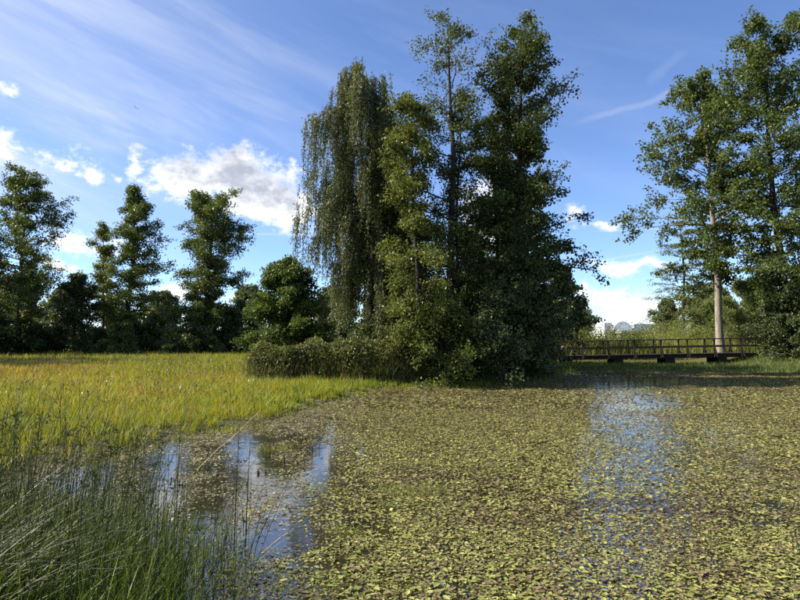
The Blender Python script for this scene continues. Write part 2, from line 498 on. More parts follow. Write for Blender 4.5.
def grow(name, root, H, base, prof, mat, seed, nb=46, nsub=7, ncl=3, nleaf=22, leaf=.09, clr=.34, trunk_r=.16, rise=(.1, .9), droop=.15,
         lean=(0, 0), bark='bark', flat=.6, wander=.12, asym=None, gap=0.0, pts=4, aspect=.72, z0=-.12, tone=(.0, 1.0), trunk_k=14, tiers=None,
         limb=0.36, label=None, fine=1.0, cat='tree', group=None, part=('trunk', 'limbs', 'crown'), stems=1, spread=0.0, vary=(.58, .92, 1.28)):
    """a broadleaved tree: trunk, limbs with twigs, and leaves gathered in clusters along the twigs"""
    r = np.random.default_rng(seed)
    prof = interp_prof(prof)
    if not tiers:
        leaf, nleaf, clr, flat, rise, nsub, ncl = leaf * 1.12, nleaf * 1.0, clr * 1.0, max(flat, .7), (rise[0] + .10, rise[1] + .05), nsub + 3, ncl + 1
    if fine > 1:
        nsub, leaf, clr, nleaf = nsub + 1, leaf * .9, clr * 1.12, nleaf * .68
    if pts == 3:
        leaf *= 1.08
    else:
        leaf, nleaf = leaf * 1.13, nleaf * .70
    if cat == 'shrub':
        ncl -= 1
    root = np.array(root, float)
    e = bpy.data.objects.new(name, None)
    e.empty_display_size = .3
    col.objects.link(e)
    e.location = root
    tag(e, label, cat, group)
    tr = []
    for s in range(stems):
        k = trunk_k
        u = np.linspace(0, 1, k)
        ph = r.uniform(0, 6.28, 4)
        a = 2 * math.pi * s / max(stems, 1) + r.uniform(-.4, .4)
        x = lean[0] * u ** 1.3 + wander * H * .1 * (np.sin(u * 5 + ph[0]) - math.sin(ph[0])) + .03 * np.sin(u * 17 + ph[1]) * (H / 15) + (spread * u * math.cos(a) if stems > 1 else 0)
        y = lean[1] * u ** 1.3 + wander * H * .1 * (np.sin(u * 4.4 + ph[2]) - math.sin(ph[2])) + (spread * u * math.sin(a) if stems > 1 else 0)
        hh = H * (1 if s == 0 else r.uniform(.75, .95))
        z = z0 + (hh - z0) * u
        rad = trunk_r * (1 if s == 0 else .75) * ((1 - u) ** .8 * .96 + .04) * (1 + .45 * np.exp(-u * H / .5))
        tr.append((np.stack([x, y, z], 1), rad, hh))
    for t_ in tr:
        V, Q = tubes(t_[0][None], t_[1][None], 9)
        obj(part[0], mesh_of(part[0], V, quads=Q, smooth=True), M[bark], e)
    lp, lr_, tp_, tr_, cl, cs = [], [], [], [], [], []
    ang = r.uniform(0, 6.28)
    for i in range(nb):
        path, rad, hh = tr[i % stems]
        t = (i + r.uniform(0, 1)) / nb
        if tiers:
            t = (math.floor(t * tiers) + .5 + r.normal(0, .10)) / tiers
            t = min(max(t, 0), 1)
        zt = base + (hh - base) * t * .985
        u = (zt - z0) / (hh - z0)
        p0 = np.array([np.interp(u, np.linspace(0, 1, trunk_k), path[:, j]) for j in range(3)])
        r0 = np.interp(u, np.linspace(0, 1, trunk_k), rad)
        ang += 2.4 + r.normal(0, .35)
        L = prof(t) * (r.uniform(.72, 1.12) if tiers else r.choice([r.uniform(vary[0], vary[1]), r.uniform(vary[1], vary[2])]))
        if asym:
            L *= 1 + asym[0] * math.cos(ang - asym[1])
        if r.uniform() < gap:
            L *= .35
        el = rise[0] + (rise[1] - rise[0]) * t + r.normal(0, .14 if tiers else .30)
        kk = 7
        s = np.linspace(0, 1, kk)
        d = np.array([math.cos(ang), math.sin(ang), 0])
        sd = np.array([-d[1], d[0], 0])
        wv = r.normal(0, .09) * L
        pts_ = p0 + d * (L * math.cos(el) * s)[:, None] + np.array([0, 0, 1]) * (L * (math.sin(el) * s - droop * s ** 2))[:, None] + sd * (wv * np.sin(s * 3.3))[:, None]
        lp.append(pts_); lr_.append(max(r0 * limb, .012) * (1 - .85 * s))
        n2 = max(2, int(round(nsub * min(1.0, .35 + L / max(prof(.4), .5)))))
        for j in range(n2):
            q = r.uniform(.22, 1.0) if j else 1.0
            b0 = np.array([np.interp(q, s, pts_[:, c_]) for c_ in range(3)])
            a2 = ang + (r.choice([-1, 1]) * r.uniform(.35, 1.15) if j else r.normal(0, .2))
            l2 = L * r.uniform(.26, .46) * (1.15 - .55 * q) + .12
            e2 = el * .5 + r.normal(.05, .28 if tiers else .62)
            d2 = np.array([math.cos(a2) * math.cos(e2), math.sin(a2) * math.cos(e2), math.sin(e2)])
            s4 = np.linspace(0, 1, 4)
            p2 = b0 + d2 * (l2 * s4)[:, None] - np.array([0, 0, 1]) * (droop * l2 * s4 ** 2)[:, None] + r.normal(0, .02, (4, 3)) * s4[:, None]
            tp_.append(p2); tr_.append(max(r0 * limb * .4, .007) * (1 - .8 * s4))
            tn = r.uniform(tone[0], tone[1])
            for c in range(ncl):
                w = (c + r.uniform(.3, 1.0)) / ncl
                cl.append(b0 + d2 * (l2 * w) - np.array([0, 0, droop * l2 * w * w]) + r.normal(0, .06, 3))
                cs.append(np.clip(tn + r.normal(0, .12), 0, 1))
    V, Q = tubes(np.stack(lp), np.stack(lr_), 4)
    hop = 3 if pts == 3 else 2
    V2, Q2 = tubes(np.stack(tp_[::hop]), np.stack(tr_[::hop]), 3)
    V, Q = np.concatenate([V, V2]), np.concatenate([Q, Q2 + len(V)])
    obj(part[1], mesh_of(part[1], V, quads=Q, smooth=True), M[bark], e, kind='stuff')
    cl = np.array(cl); cs = np.array(cs)
    cnt = r.poisson(nleaf, len(cl))
    C = np.repeat(cl, cnt, 0); T = np.repeat(cs, cnt)
    n = len(C)
    C = C + unit(r.normal(0, 1, (n, 3))) * (r.uniform(0, 1, (n, 1)) ** .6) * clr * np.array([1, 1, flat])
    N = unit(r.normal(0, 1, (n, 3)) + np.array([0, 0, .75]))
    D = unit(r.normal(0, 1, (n, 3)) + np.array([0, 0, -.35]))
    Lf = leaf * r.uniform(.65, 1.35, n)
    me = leaf_mesh(part[2], C, D, N, Lf, Lf * aspect, np.clip(T * .6 + r.uniform(0, .4, n), 0, 1), .22, pts)
    obj(part[2], me, M[mat], e, kind='stuff')
    return e


def weeping(name, root, H, prof, mat, seed, nb, strand, leaf, label, trunk_r=.2, asym=None):
    """weeping tree: arching limbs with long hanging strands"""
    r = np.random.default_rng(seed)
    pf = interp_prof(prof)
    e = bpy.data.objects.new(name, None); col.objects.link(e); e.location = root
    tag(e, label, 'tree')
    u = np.linspace(0, 1, 14)
    path = np.stack([.35 * np.sin(u * 4), .3 * np.sin(u * 3.1 + 1) - .25, -.12 + H * u * .98], 1)
    rad = trunk_r * (1 - u * .95) * (1 + .45 * np.exp(-u * H / .5))
    V, Q = tubes(path[None], rad[None], 9)
    obj('trunk', mesh_of('trunk', V, quads=Q, smooth=True), M['bark'], e)
    lp, lr_, sp, sr, C, T, DD = [], [], [], [], [], [], []
    ang = 0.0
    for i in range(nb):
        t = (i + r.uniform()) / nb
        z = H * (.30 + .69 * t)
        p0 = np.array([np.interp(z / H, u, path[:, c]) for c in range(3)])
        ang += 2.4 + r.normal(0, .4)
        L = pf(t) * r.uniform(.4, 1.25)
        if asym:
            L *= 1 + asym[0] * math.cos(ang - asym[1])
        s = np.linspace(0, 1, 7)
        d = np.array([math.cos(ang), math.sin(ang), 0])
        el = .55 + .5 * t
        pts_ = p0 + d * (L * s)[:, None] + np.array([0, 0, 1]) * (L * (math.tan(el) * .55 * s - .75 * s ** 2.4))[:, None]
        lp.append(pts_); lr_.append(max(.05 * (1 - t * .6), .02) * (1 - .85 * s))
        ns = int(12 + 9 * L)
        for j in range(ns):
            q = r.uniform(.25, 1) if j else 1.0
            b0 = np.array([np.interp(q, s, pts_[:, c]) for c in range(3)]) + r.normal(0, .16, 3)
            ln = strand * r.uniform(.2, 1.2) * (.5 + .5 * q)
            rr_ = math.hypot(b0[0], b0[1]); ln = min(ln, b0[2] - .9 - 4.6 * min(max((rr_ - 1.1) / 1.2, 0), 1) * r.uniform(.8, 1.1) * (1 if b0[0] < 0 else .2))
            if ln < .4:
                continue
            w = np.linspace(0, 1, 7)
            o2 = d * .35 * r.uniform(.3, 1) + r.normal(0, .14, 3)
            st = b0 + o2 * np.sqrt(w)[:, None] * .8 - np.array([0, 0, 1]) * (ln * w ** 1.2)[:, None] + np.cumsum(r.normal(0, .02, (7, 3)), 0)
            sp.append(st); sr.append(np.full(7, .009))
            m = int(ln * 36)
            ww = r.uniform(0.02, 1, m)
            tn = r.uniform(0, 1)
            cc = np.stack([np.interp(ww, w, st[:, c]) for c in range(3)], 1) + r.normal(0, .055, (m, 3))
            C.append(cc); T.append(np.clip(tn * .6 + r.uniform(0, .4, m), 0, 1))
            dd = r.normal(0, .7, (m, 3)) + np.array([0, 0, -1.0]); DD.append(dd)
    V, Q = tubes(np.stack(lp), np.stack(lr_), 5)
    obj('limbs', mesh_of('limbs', V, quads=Q, smooth=True), M['bark'], e, kind='stuff')
    V, Q = tubes(np.stack(sp)[:, ::2], np.stack(sr)[:, ::2], 3)
    obj('hanging_twigs', mesh_of('hanging_twigs', V, quads=Q), M['bark'], e, kind='stuff')
    C, T, DD = np.concatenate(C), np.concatenate(T), np.concatenate(DD)
    n = len(C)
    Lf = leaf * r.uniform(.7, 1.3, n)
    obj('crown', leaf_mesh('crown', C, DD, unit(r.normal(0, 1, (n, 3))), Lf, Lf * .36, T, .2), M[mat], e, kind='stuff')
    return e


def gz(p):
    return (p[0], p[1], float(height(p[0], p[1])))


# --- the clump on the peninsula
weeping('weeping_tree', gz(at(366, 29.5)), top(66, 29.5), [(0, 2.7), (.3, 3.1), (.6, 2.7), (.85, 2.0), (1, 1.0)], 'weep', 11, 80, 3.2, .125,
        'weeping tree with hanging grey-green strands at the left of the tall clump', asym=(.15, math.pi))
grow('alder_tree', gz(at(447, 27.0)), top(19, 27.0), 3.2, [(0, 1.7), (.25, 1.7), (.45, 1.6), (.62, 2.2), (.78, 2.7), (.92, 2.0), (1, .8)], 'alder', 21, nb=46, nsub=5, ncl=3,
     nleaf=11, leaf=.085, clr=.36, trunk_r=.22, rise=(.25, .75), droop=.05, gap=.2, wander=.10, flat=.5, tone=(.15, 1),
     label='tallest slender alder with an open airy top and bare dark trunk')
grow('alder_tree', gz(at(463, 28.0)), top(95, 28.0), 2.5, [(0, 1.4), (.5, 1.4), (.8, 1.2), (1, .3)], 'alder', 22, nb=38, nsub=5, ncl=3, nleaf=13, leaf=.085, clr=.36,
     trunk_r=.12, rise=(.2, .9), gap=.25, flat=.5, label='thinner alder stem just right of the tallest alder')
grow('alder_tree', gz(at(524, 28.0)), top(39, 28.0), 2.3, [(0, 1.8), (.12, 2.9), (.35, 2.5), (.55, 2.5), (.75, 2.6), (.88, 2.3), (1, 1.0)], 'alder', 33, nb=84, nsub=7, ncl=3,
     nleaf=19, leaf=.10, clr=.36, trunk_r=.24, rise=(-.05, .85), droop=.12, gap=.12, flat=.55, wander=.08, tone=(0, .8),
     label='tall dense dark alder forming the right side of the clump')
grow('alder_tree', gz(at(418, 25.8)), top(96, 25.8), 1.0, [(0, 1.6), (.2, 1.6), (.45, 1.8), (.7, 1.8), (.9, 1.3), (1, .5)], 'olive', 44, nb=58, nsub=6, ncl=3, nleaf=22, leaf=.088,
     clr=.36, trunk_r=.13, rise=(.0, .8), flat=.55, gap=.15, tone=(.1, 1), asym=(.15, math.pi),
     label='sunlit olive green alder between the weeping tree and the tallest alder')
grow('alder_tree', gz(at(392, 28.2)), top(150, 28.2), .8, [(0, 1.7), (.4, 1.8), (.75, 1.3), (1, .3)], 'alder', 45, nb=44, nsub=6, ncl=3, nleaf=20, leaf=.09, clr=.36, trunk_r=.12,
     rise=(.0, .8), label='shorter dark alder inside the clump behind the olive green one')
grow('alder_tree', gz(at(492, 30.0)), top(120, 30.0), 1.0, [(0, 2.0), (.4, 1.8), (.75, 1.3), (1, .3)], 'alder', 46, nb=44, nsub=6, ncl=3, nleaf=16, leaf=.09, clr=.36, trunk_r=.13,
     rise=(.0, .8), label='alder at the back of the clump between the two tallest trunks')
SH = ('stem', 'twigs', 'leaves')
grow('shrub', gz(at(441, 25.4)), top(303, 25.4), .1, [(0, 2.0), (.3, 2.1), (.6, 1.7), (.85, 1.0), (1, .4)], 'olive', 51, vary=(.7, .92, 1.12), nb=46, nsub=6, ncl=3, nleaf=14, leaf=.10, clr=.32, trunk_r=.06,
     rise=(-.1, 1.0), stems=4, spread=.7, tone=(0, .7), part=SH, cat='shrub', label='rounded grey-green shrub at the foot of the olive alder')
grow('shrub', gz(at(500, 26.2)), top(292, 26.2), .1, [(0, 2.0), (.3, 2.2), (.6, 1.9), (.85, 1.2), (1, .4)], 'dark', 52, vary=(.7, .92, 1.12), nb=50, nsub=6, ncl=3, nleaf=14, leaf=.11, clr=.34, trunk_r=.06,
     rise=(-.1, 1.0), stems=4, spread=.7, part=SH, cat='shrub', label='dark shrub at the water edge under the middle of the clump')
grow('shrub', gz(at(530, 27.2)), top(272, 27.2), .1, [(0, 1.0), (.3, 1.4), (.6, 1.6), (.85, 1.2), (1, .4)], 'dark', 53, vary=(.7, .92, 1.12), nb=56, nsub=6, ncl=3, nleaf=14, leaf=.11, clr=.34, trunk_r=.06,
     rise=(-.1, 1.0), stems=4, spread=.8, part=SH, cat='shrub', label='tall dark shrub at the right end of the clump near the footbridge')
for i, (px, d, tp, lb) in enumerate(((520, 38, 190, 'dark alder hidden behind the dense right side of the clump'), (470, 40, 230, 'dark alder far behind the bare trunks of the clump'),
                                     (562, 48, 280, 'dark alder behind the left end of the footbridge'),
                                     (506, 33.5, 110, 'dark alder in the second row behind the dense right alder'), (517, 36.5, 175, 'dark alder in the second row nearest the footbridge'))):
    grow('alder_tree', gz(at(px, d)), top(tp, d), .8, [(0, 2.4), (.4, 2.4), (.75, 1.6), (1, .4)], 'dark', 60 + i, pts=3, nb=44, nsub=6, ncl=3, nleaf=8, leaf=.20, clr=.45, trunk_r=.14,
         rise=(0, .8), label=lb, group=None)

# --- free-standing lit tree behind the thicket
grow('young_tree', gz(at(289, 40)), top(268, 40), .5, [(0, 2.2), (.2, 2.7), (.45, 2.55), (.7, 2.0), (.9, 1.25), (1, .5)], 'fresh', 71, vary=(.85, 1.0, 1.08), nb=110, nsub=6, ncl=3, nleaf=17, leaf=.13, clr=.36,
     trunk_r=.13, rise=(-.1, 1.0), flat=.6, tone=(0, 1), label='small rounded bright green tree standing behind the brown-green thicket')

# --- trees beyond the meadow at the left
grow('oak_tree', gz(at(20, 62)), top(178, 62), 1.0, [(0, 3.6), (.2, 4.0), (.5, 4.2), (.75, 4.0), (.92, 3.0), (1, 1.4)], 'oak', 81, pts=3, fine=2, vary=(.65, .95, 1.25), nb=84, nsub=7, ncl=3, nleaf=20, leaf=.19, clr=.5, trunk_r=.3,
     rise=(-.05, .9), gap=.2, flat=.45, label='broad tall tree at the left edge of the photograph beyond the meadow')
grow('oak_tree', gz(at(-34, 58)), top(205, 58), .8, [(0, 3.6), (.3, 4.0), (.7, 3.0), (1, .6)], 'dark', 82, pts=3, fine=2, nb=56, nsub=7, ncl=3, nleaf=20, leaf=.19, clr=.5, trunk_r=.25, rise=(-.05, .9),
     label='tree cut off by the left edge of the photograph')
grow('oak_tree', gz(at(76, 66)), top(279, 66), .4, [(0, 3.0), (.25, 3.2), (.55, 2.7), (.85, 1.5), (1, .5)], 'dark', 83, pts=3, fine=2, vary=(.7, .92, 1.12), nb=62, nsub=6, ncl=3, nleaf=20, leaf=.19, clr=.46, trunk_r=.16,
     rise=(-.1, .9), label='low rounded dark tree between the two tall left trees')
grow('alder_tree', gz(at(126, 67)), top(187, 67), 2.0, [(0, 2.8), (.2, 3.4), (.45, 3.6), (.65, 2.9), (.75, 3.0), (.88, 1.3), (1, .4)], 'oak', 84, pts=3, fine=2, vary=(.65, .9, 1.2), nb=92, nsub=6, ncl=3, nleaf=19, leaf=.19, clr=.5,
     trunk_r=.32, rise=(-.05, .8), gap=.22, flat=.42, asym=(.12, 0), tone=(.1, .9), label='tall pointed tree with a visible trunk beyond the meadow')
grow('alder_tree', gz(at(103, 70)), top(228, 70), 3.5, [(0, 1.4), (.4, 2.2), (.75, 1.9), (1, .6)], 'olive', 85, pts=3, fine=2, nb=36, nsub=6, ncl=3, nleaf=15, leaf=.19, clr=.45, trunk_r=.16, rise=(.3, .9),
     gap=.25, flat=.45, label='paler thin tree leaning at the left side of the tall pointed tree')
grow('alder_tree', gz(at(206, 64)), top(200, 64), .8, [(0, 2.5), (.15, 3.0), (.35, 2.6), (.55, 3.4), (.8, 3.5), (.93, 3.0), (1, 1.6)], 'oak', 86, pts=3, fine=2, vary=(.7, .9, 1.2), nb=104, nsub=7, ncl=3, nleaf=22, leaf=.18, clr=.5,
     trunk_r=.32, rise=(-.05, .75), gap=.12, flat=.45, tone=(0, .8), label='tall dark broad-topped tree standing alone right of the pointed tree')
grow('shrub', gz(at(236, 66)), top(306, 66), .1, [(0, 2.3), (.4, 2.4), (.8, 1.4), (1, .4)], 'dark', 87, pts=3, nb=40, nsub=5, ncl=3, nleaf=20, leaf=.19, clr=.46, trunk_r=.08, rise=(-.1, .9), stems=3,
     spread=.6, part=SH, cat='shrub', label='dark bush at the right foot of the broad-topped tree')
grow('shrub', gz(at(122, 63)), top(326, 63), .1, [(0, 1.6), (.4, 1.6), (.8, .9), (1, .3)], 'sallow', 88, pts=3, nb=30, nsub=5, ncl=3, nleaf=18, leaf=.17, clr=.4, trunk_r=.05, rise=(-.1, .9), stems=3,
     spread=.5, part=SH, cat='shrub', label='pale green bush at the foot of the tall pointed tree')
for i, (px, tp, d, lb) in enumerate(((-10, 326, 60, 'leftmost dark bush in the low row along the meadow edge'), (40, 331, 63, 'dark bush under the broad left tree beside the meadow'),
                                     (147, 330, 67, 'dark bush right of the tall pointed tree'), (195, 331, 62, 'dark bush at the left foot of the broad-topped tree'),
                                     (98, 336, 64, 'low dark bush between the rounded tree and the pale bush'))):
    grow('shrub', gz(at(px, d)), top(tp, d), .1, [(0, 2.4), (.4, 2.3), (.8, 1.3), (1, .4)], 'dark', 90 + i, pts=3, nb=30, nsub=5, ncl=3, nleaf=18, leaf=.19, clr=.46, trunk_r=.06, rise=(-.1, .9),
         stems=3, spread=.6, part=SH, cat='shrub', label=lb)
# trees standing just left of the picture; their shade lies on the meadow
for i, (x, y, h, lb) in enumerate(((-35, 38.5, 12, 'nearer tree left of the picture shading the back of the meadow'), (-40, 45.5, 15, 'taller tree left of the picture behind the meadow'))):
    grow('oak_tree', gz((x, y, 0)), h, .6, [(0, 3.4), (.3, 4.2), (.7, 3.2), (1, .6)], 'dark', 97 + i, pts=3, nb=44, nsub=6, ncl=3, nleaf=16, leaf=.24, clr=.55, trunk_r=.25, rise=(-.05, .9), label=lb)

# --- right bank
grow('oak_tree', gz(at(719, 45)), top(94, 45), 6.2, [(0, 2.4), (.15, 4.0), (.4, 4.7), (.6, 4.6), (.8, 4.0), (.93, 3.0), (1, 1.5)], 'oak', 101, vary=(.65, .95, 1.2), nb=64, nsub=8, ncl=3, nleaf=20, leaf=.155, clr=.46,
     trunk_r=.30, rise=(-.05, .95), gap=.12, flat=.5, bark='palebark', asym=(.2, math.pi), lean=(-.5, 0), wander=.05, label='tall tree with a pale sunlit trunk standing behind the footbridge')
grow('oak_tree', gz(at(787, 41)), top(36, 41), 3.0, [(0, 3.0), (.2, 4.2), (.5, 4.8), (.72, 4.8), (.9, 4.0), (1, 2.0)], 'oak', 102, vary=(.7, .95, 1.2), nb=84, nsub=7, ncl=3, nleaf=20, leaf=.15, clr=.46, trunk_r=.30,
     rise=(-.1, .9), gap=.14, flat=.5, tone=(0, .85), label='tallest tree at the right edge of the photograph')
grow('oak_tree', gz(at(848, 46)), top(70, 46), 2.0, [(0, 3.4), (.4, 4.4), (.75, 3.8), (1, .6)], 'oak', 103, pts=3, nb=60, nsub=7, ncl=3, nleaf=22, leaf=.16, clr=.5, trunk_r=.28, rise=(-.1, .9),
     label='tree cut off by the right edge of the photograph')
grow('larch_tree', gz(at(681, 60)), top(226, 60), 1.2, [(0, 3.6), (.2, 4.0), (.5, 3.2), (.75, 1.9), (1, .3)], 'olive', 104, pts=3, nb=60, nsub=7, ncl=3, nleaf=14, leaf=.15, clr=.36, trunk_r=.2,
     rise=(-.12, .35), droop=.12, gap=.15, flat=.3, aspect=.4, tiers=11, label='feathery light tree with level branches left of the pale trunk')
grow('shrub', gz(at(745, 49)), top(284, 49), .1, [(0, 2.2), (.3, 2.5), (.6, 1.9), (.85, 1.1), (1, .4)], 'sallow', 105, nb=56, nsub=6, ncl=3, nleaf=22, leaf=.13, clr=.36, trunk_r=.05, rise=(0, 1.15),
     stems=5, spread=1.1, aspect=.4, part=SH, cat='shrub', label='light yellow-green sallow bush right of the pale trunk')
grow('shrub', gz(at(708, 52)), top(306, 52), .1, [(0, 2.0), (.4, 2.0), (.8, 1.2), (1, .4)], 'sallow', 106, nb=36, nsub=6, ncl=3, nleaf=20, leaf=.13, clr=.36, trunk_r=.05, rise=(0, 1.15), stems=4,
     spread=.9, aspect=.4, part=SH, cat='shrub', label='low yellow-green sallow bush left of the pale trunk')
grow('shrub', gz(at(790, 40.4)), top(292, 40.4), .1, [(0, 2.0), (.35, 2.1), (.7, 1.5), (1, .4)], 'dark', 107, nb=50, nsub=6, ncl=3, nleaf=24, leaf=.12, clr=.36, trunk_r=.06, rise=(-.1, 1.0), stems=4,
     spread=.7, part=SH, cat='shrub', label='dark bush at the right end of the footbridge')
grow('shrub', gz(at(822, 39)), top(300, 39), .1, [(0, 2.0), (.35, 2.1), (.7, 1.5), (1, .4)], 'dark', 108, pts=3, nb=40, nsub=6, ncl=3, nleaf=22, leaf=.12, clr=.36, trunk_r=.06, rise=(-.1, 1.0), stems=4,
     spread=.7, part=SH, cat='shrub', label='dark bush cut off by the right edge beside the footbridge end')

# --- distant trees beyond, one grown and then copied
far = grow('distant_tree', (0, 0, 0), 9.0, .3, [(0, 3.2), (.3, 3.8), (.65, 3.0), (.88, 1.8), (1, .5)], 'far', 120, pts=3, nb=56, nsub=6, ncl=3, nleaf=17, leaf=.32, clr=.7, trunk_r=.2, rise=(-.1, .9),
           label='x', cat='tree')
spots = [(163, 100, 1.0, 'small grey-green tree seen between the pointed and the broad-topped tree'),
         (248, 105, 1.15, 'distant tree in the gap between the broad-topped tree and the young tree'),
         (333, 96, 1.05, 'distant tree showing between the young tree and the weeping tree'),
         (18, 100, 1.3, 'distant tree behind the broad left edge tree'), (60, 120, 1.2, 'distant tree behind the low rounded dark tree'),
         (118, 125, 1.0, 'distant tree behind the tall pointed tree'), (205, 118, 1.0, 'distant tree behind the broad-topped tree'),
         (292, 120, 1.0, 'distant tree behind the young bright green tree'), (385, 90, 1.2, 'distant tree behind the weeping tree'),
         (455, 92, 1.1, 'distant tree behind the bare alder trunks'), (520, 86, 1.0, 'distant tree behind the dense right alder'),
         (576, 88, .7, 'low distant tree beyond the left end of the footbridge'),
         (668, 92, .72, 'low distant tree behind the feathery light tree'), (712, 88, .95, 'distant tree behind the pale trunk'),
         (760, 84, 1.0, 'distant tree behind the light sallow bush'), (815, 80, 1.1, 'distant tree behind the right edge trees')]
for i, (px, d, s, lb) in enumerate(spots):
    if i == 0:
        e = far
    else:
        e = far.copy(); col.objects.link(e)
        for ch in list(far.children):
            c = ch.copy(); col.objects.link(c); c.parent = e
    p = at(px, d)
    e.location = (p[0], p[1], float(height(p[0], p[1])) - .2)
    e.rotation_euler = (0, 0, i * 1.9)
    e.scale = (s * (1 + .12 * math.sin(i * 3.1)), s * (1 - .1 * math.sin(i * 2.3)), s)
    tag(e, lb, 'tree', 'distant trees beyond the meadow')


# ------------------------------------------------------------------ thicket on the bank in front of the young tree
def thicket(name, cx, cy, rx, ry, hh, seed, label):
    r = np.random.default_rng(seed)
    e = bpy.data.objects.new(name, None); col.objects.link(e)
    z = float(height(cx, cy)); e.location = (cx, cy, z)
    tag(e, label, 'shrub', 'brown-green thicket along the bank')
    n = 13000
    a = r.uniform(0, 2 * np.pi, n); q = np.sqrt(r.uniform(0, 1, n))
    x, y = q * np.cos(a) * rx, q * np.sin(a) * ry
    lump = .78 + .5 * fbm(x + cx, y + cy, .6, 1)
    dome = hh * lump * (1 - q ** 5 * .35)
    z1 = dome * (1 - r.uniform(0, 1, n) ** 2.2 * .9)
    C = np.stack([x, y, z1], 1)
    D = unit(r.normal(0, .8, (n, 3)) + np.array([0, 0, -.5])); N = unit(r.normal(0, 1, (n, 3)) + np.array([0, 0, .6]))
    L = r.uniform(.06, .14, n)
    tn = np.clip(vnoise(x + cx, y + cy, .5, seed + 5) * .8 + r.uniform(-.2, .35, n), 0, 1)
    obj('leaves', leaf_mesh('leaves', C, D, N, L, L * .55, tn, .2), M['thicket'], e, kind='stuff')
    m = 2600
    a = r.uniform(0, 2 * np.pi, m); q = np.sqrt(r.uniform(0, 1, m))
    x, y = q * np.cos(a) * rx * .98, q * np.sin(a) * ry * .98
    B = np.stack([x, y, np.full(m, -.03)], 1)
    H = hh * (1 - q ** 3 * .4) * r.uniform(.6, 1.15, m)
    obj('blades', blade_mesh('blades', B, H, r.uniform(.012, .024, m), r.uniform(0, 6.28, m), r.uniform(.15, .7, m), np.clip(r.uniform(.2, 1, m), 0, 1), 3), M['thicket'], e, kind='stuff')


thicket('thicket', -5.05, 26.1, 1.6, 1.1, 1.5, 1, 'left end of the brown-green thicket bordering the meadow')
thicket('thicket', -3.5, 26.3, 1.9, 1.2, 1.62, 2, 'middle of the brown-green thicket in front of the young tree')
thicket('thicket', -1.8, 26.2, 1.9, 1.2, 1.62, 3, 'part of the brown-green thicket below the weeping tree')
thicket('thicket', -.5, 26.0, 1.5, 1.0, 1.5, 4, 'right end of the brown-green thicket touching the grey-green shrub')

# ------------------------------------------------------------------ footbridge
def box_mesh(name, x0, x1, y0, y1, z0, z1, b=.012):
    import bmesh
    bm = bmesh.new()
    bmesh.ops.create_cube(bm, size=1)
    for v in bm.verts:
        v.co = ((x0 + x1) / 2 + v.co.x * (x1 - x0), (y0 + y1) / 2 + v.co.y * (y1 - y0), (z0 + z1) / 2 + v.co.z * (z1 - z0))
    bmesh.ops.bevel(bm, geom=bm.edges[:], offset=min(b, .3 * min(x1 - x0, y1 - y0, z1 - z0)), segments=1, affect='EDGES')
    me = bpy.data.meshes.new(name); bm.to_mesh(me); bm.free()
    return me


def build_bridge():
    A, B = at(551, 42.4), at(757, 40.9)
    L = float(np.hypot(B[0] - A[0], B[1] - A[1]))
    za, zb = .72, 1.00
    e = bpy.data.objects.new('footbridge', None); col.objects.link(e)
    e.location = (A[0], A[1], za)
    e.rotation_euler = (0, -math.atan2(zb - za, L), math.atan2(B[1] - A[1], B[0] - A[0]))
    tag(e, 'dark shaded timber footbridge with post and rail sides beyond the pond', 'footbridge')
    W = 1.9
    n = int(L / .16)
    pl = [box_mesh('plank', 0, .145, -.06, W + .06, -.05, 0, .008) for _ in range(1)][0]
    for i in range(n):
        o = obj('plank', pl, M['wood'], e, (i * .16 + .005, rng.normal(0, .008), rng.normal(0, .003)))
    for y in (-.02, W - .10):
        obj('edge_beam', box_mesh('edge_beam', 0, L, y, y + .12, -.27, -.054), M['wood'], e)
    post = box_mesh('post', -.045, .045, -.045, .045, -.25, .97)
    br = []
    for s in (-1, 1):
        V = np.array([[-.03, 0, .50], [.03, 0, .50], [.03, s * .07, .50], [-.03, s * .07, .50], [-.03, s * .30, -.20], [.03, s * .30, -.20], [.03, s * .38, -.20], [-.03, s * .38, -.20]]) + np.array([0, s * .05, 0])
        br.append(mesh_of('brace', V, quads=[[0, 1, 2, 3], [4, 5, 6, 7], [0, 1, 5, 4], [1, 2, 6, 5], [2, 3, 7, 6], [3, 0, 4, 7]]))
    step = 1.76
    k = int(L / step)
    for y, s in ((-.08, -1), (W + .08, 1)):
        for i in range(k + 1):
            x = .35 + i * step + (.0 if s < 0 else .12)
            if x > L - .05: continue
            p = obj('post', post, M['wood'], e, (x, y, 0))
            p.rotation_euler = (rng.normal(0, .012), rng.normal(0, .015), 0)
            obj('brace', br[0 if s < 0 else 1], M['wood'], p)
            if s < 0 or True:
                # spur that spreads along the bridge at the foot of the post
                V = np.array([[.03, -.03, .22], [.03, .03, .22], [.03, .03, .02], [.03, -.03, .02], [.17, -.03, .02], [.17, .03, .02]])
                obj('foot_block', mesh_of('foot_block', V, F=[[0, 3, 4], [1, 5, 2]], quads=[[0, 4, 5, 1], [3, 2, 5, 4], [0, 1, 2, 3]]), M['wood'], p)
        obj('handrail', box_mesh('handrail', -.1, L + .15, y - .07, y + .07, .973, 1.03), M['wood'], e)
        obj('midrail', box_mesh('midrail', -.1, L + .1, y - s * -.048 - .02, y - s * -.048 + .02, .44, .54), M['wood'], e)
    for x in (1.1, 4.55, 8.0, 11.4):
        for y in (.15, W - .15):
            obj('pier', box_mesh('pier', x - .32, x + .32, y - .14, y + .14, -.95 - x * .02, -.273), M['wood'], e)
    obj('end_board', box_mesh('end_board', L - .95, L - .1, -.22, -.175, .86, 1.06), M['wood'], e)


build_bridge()


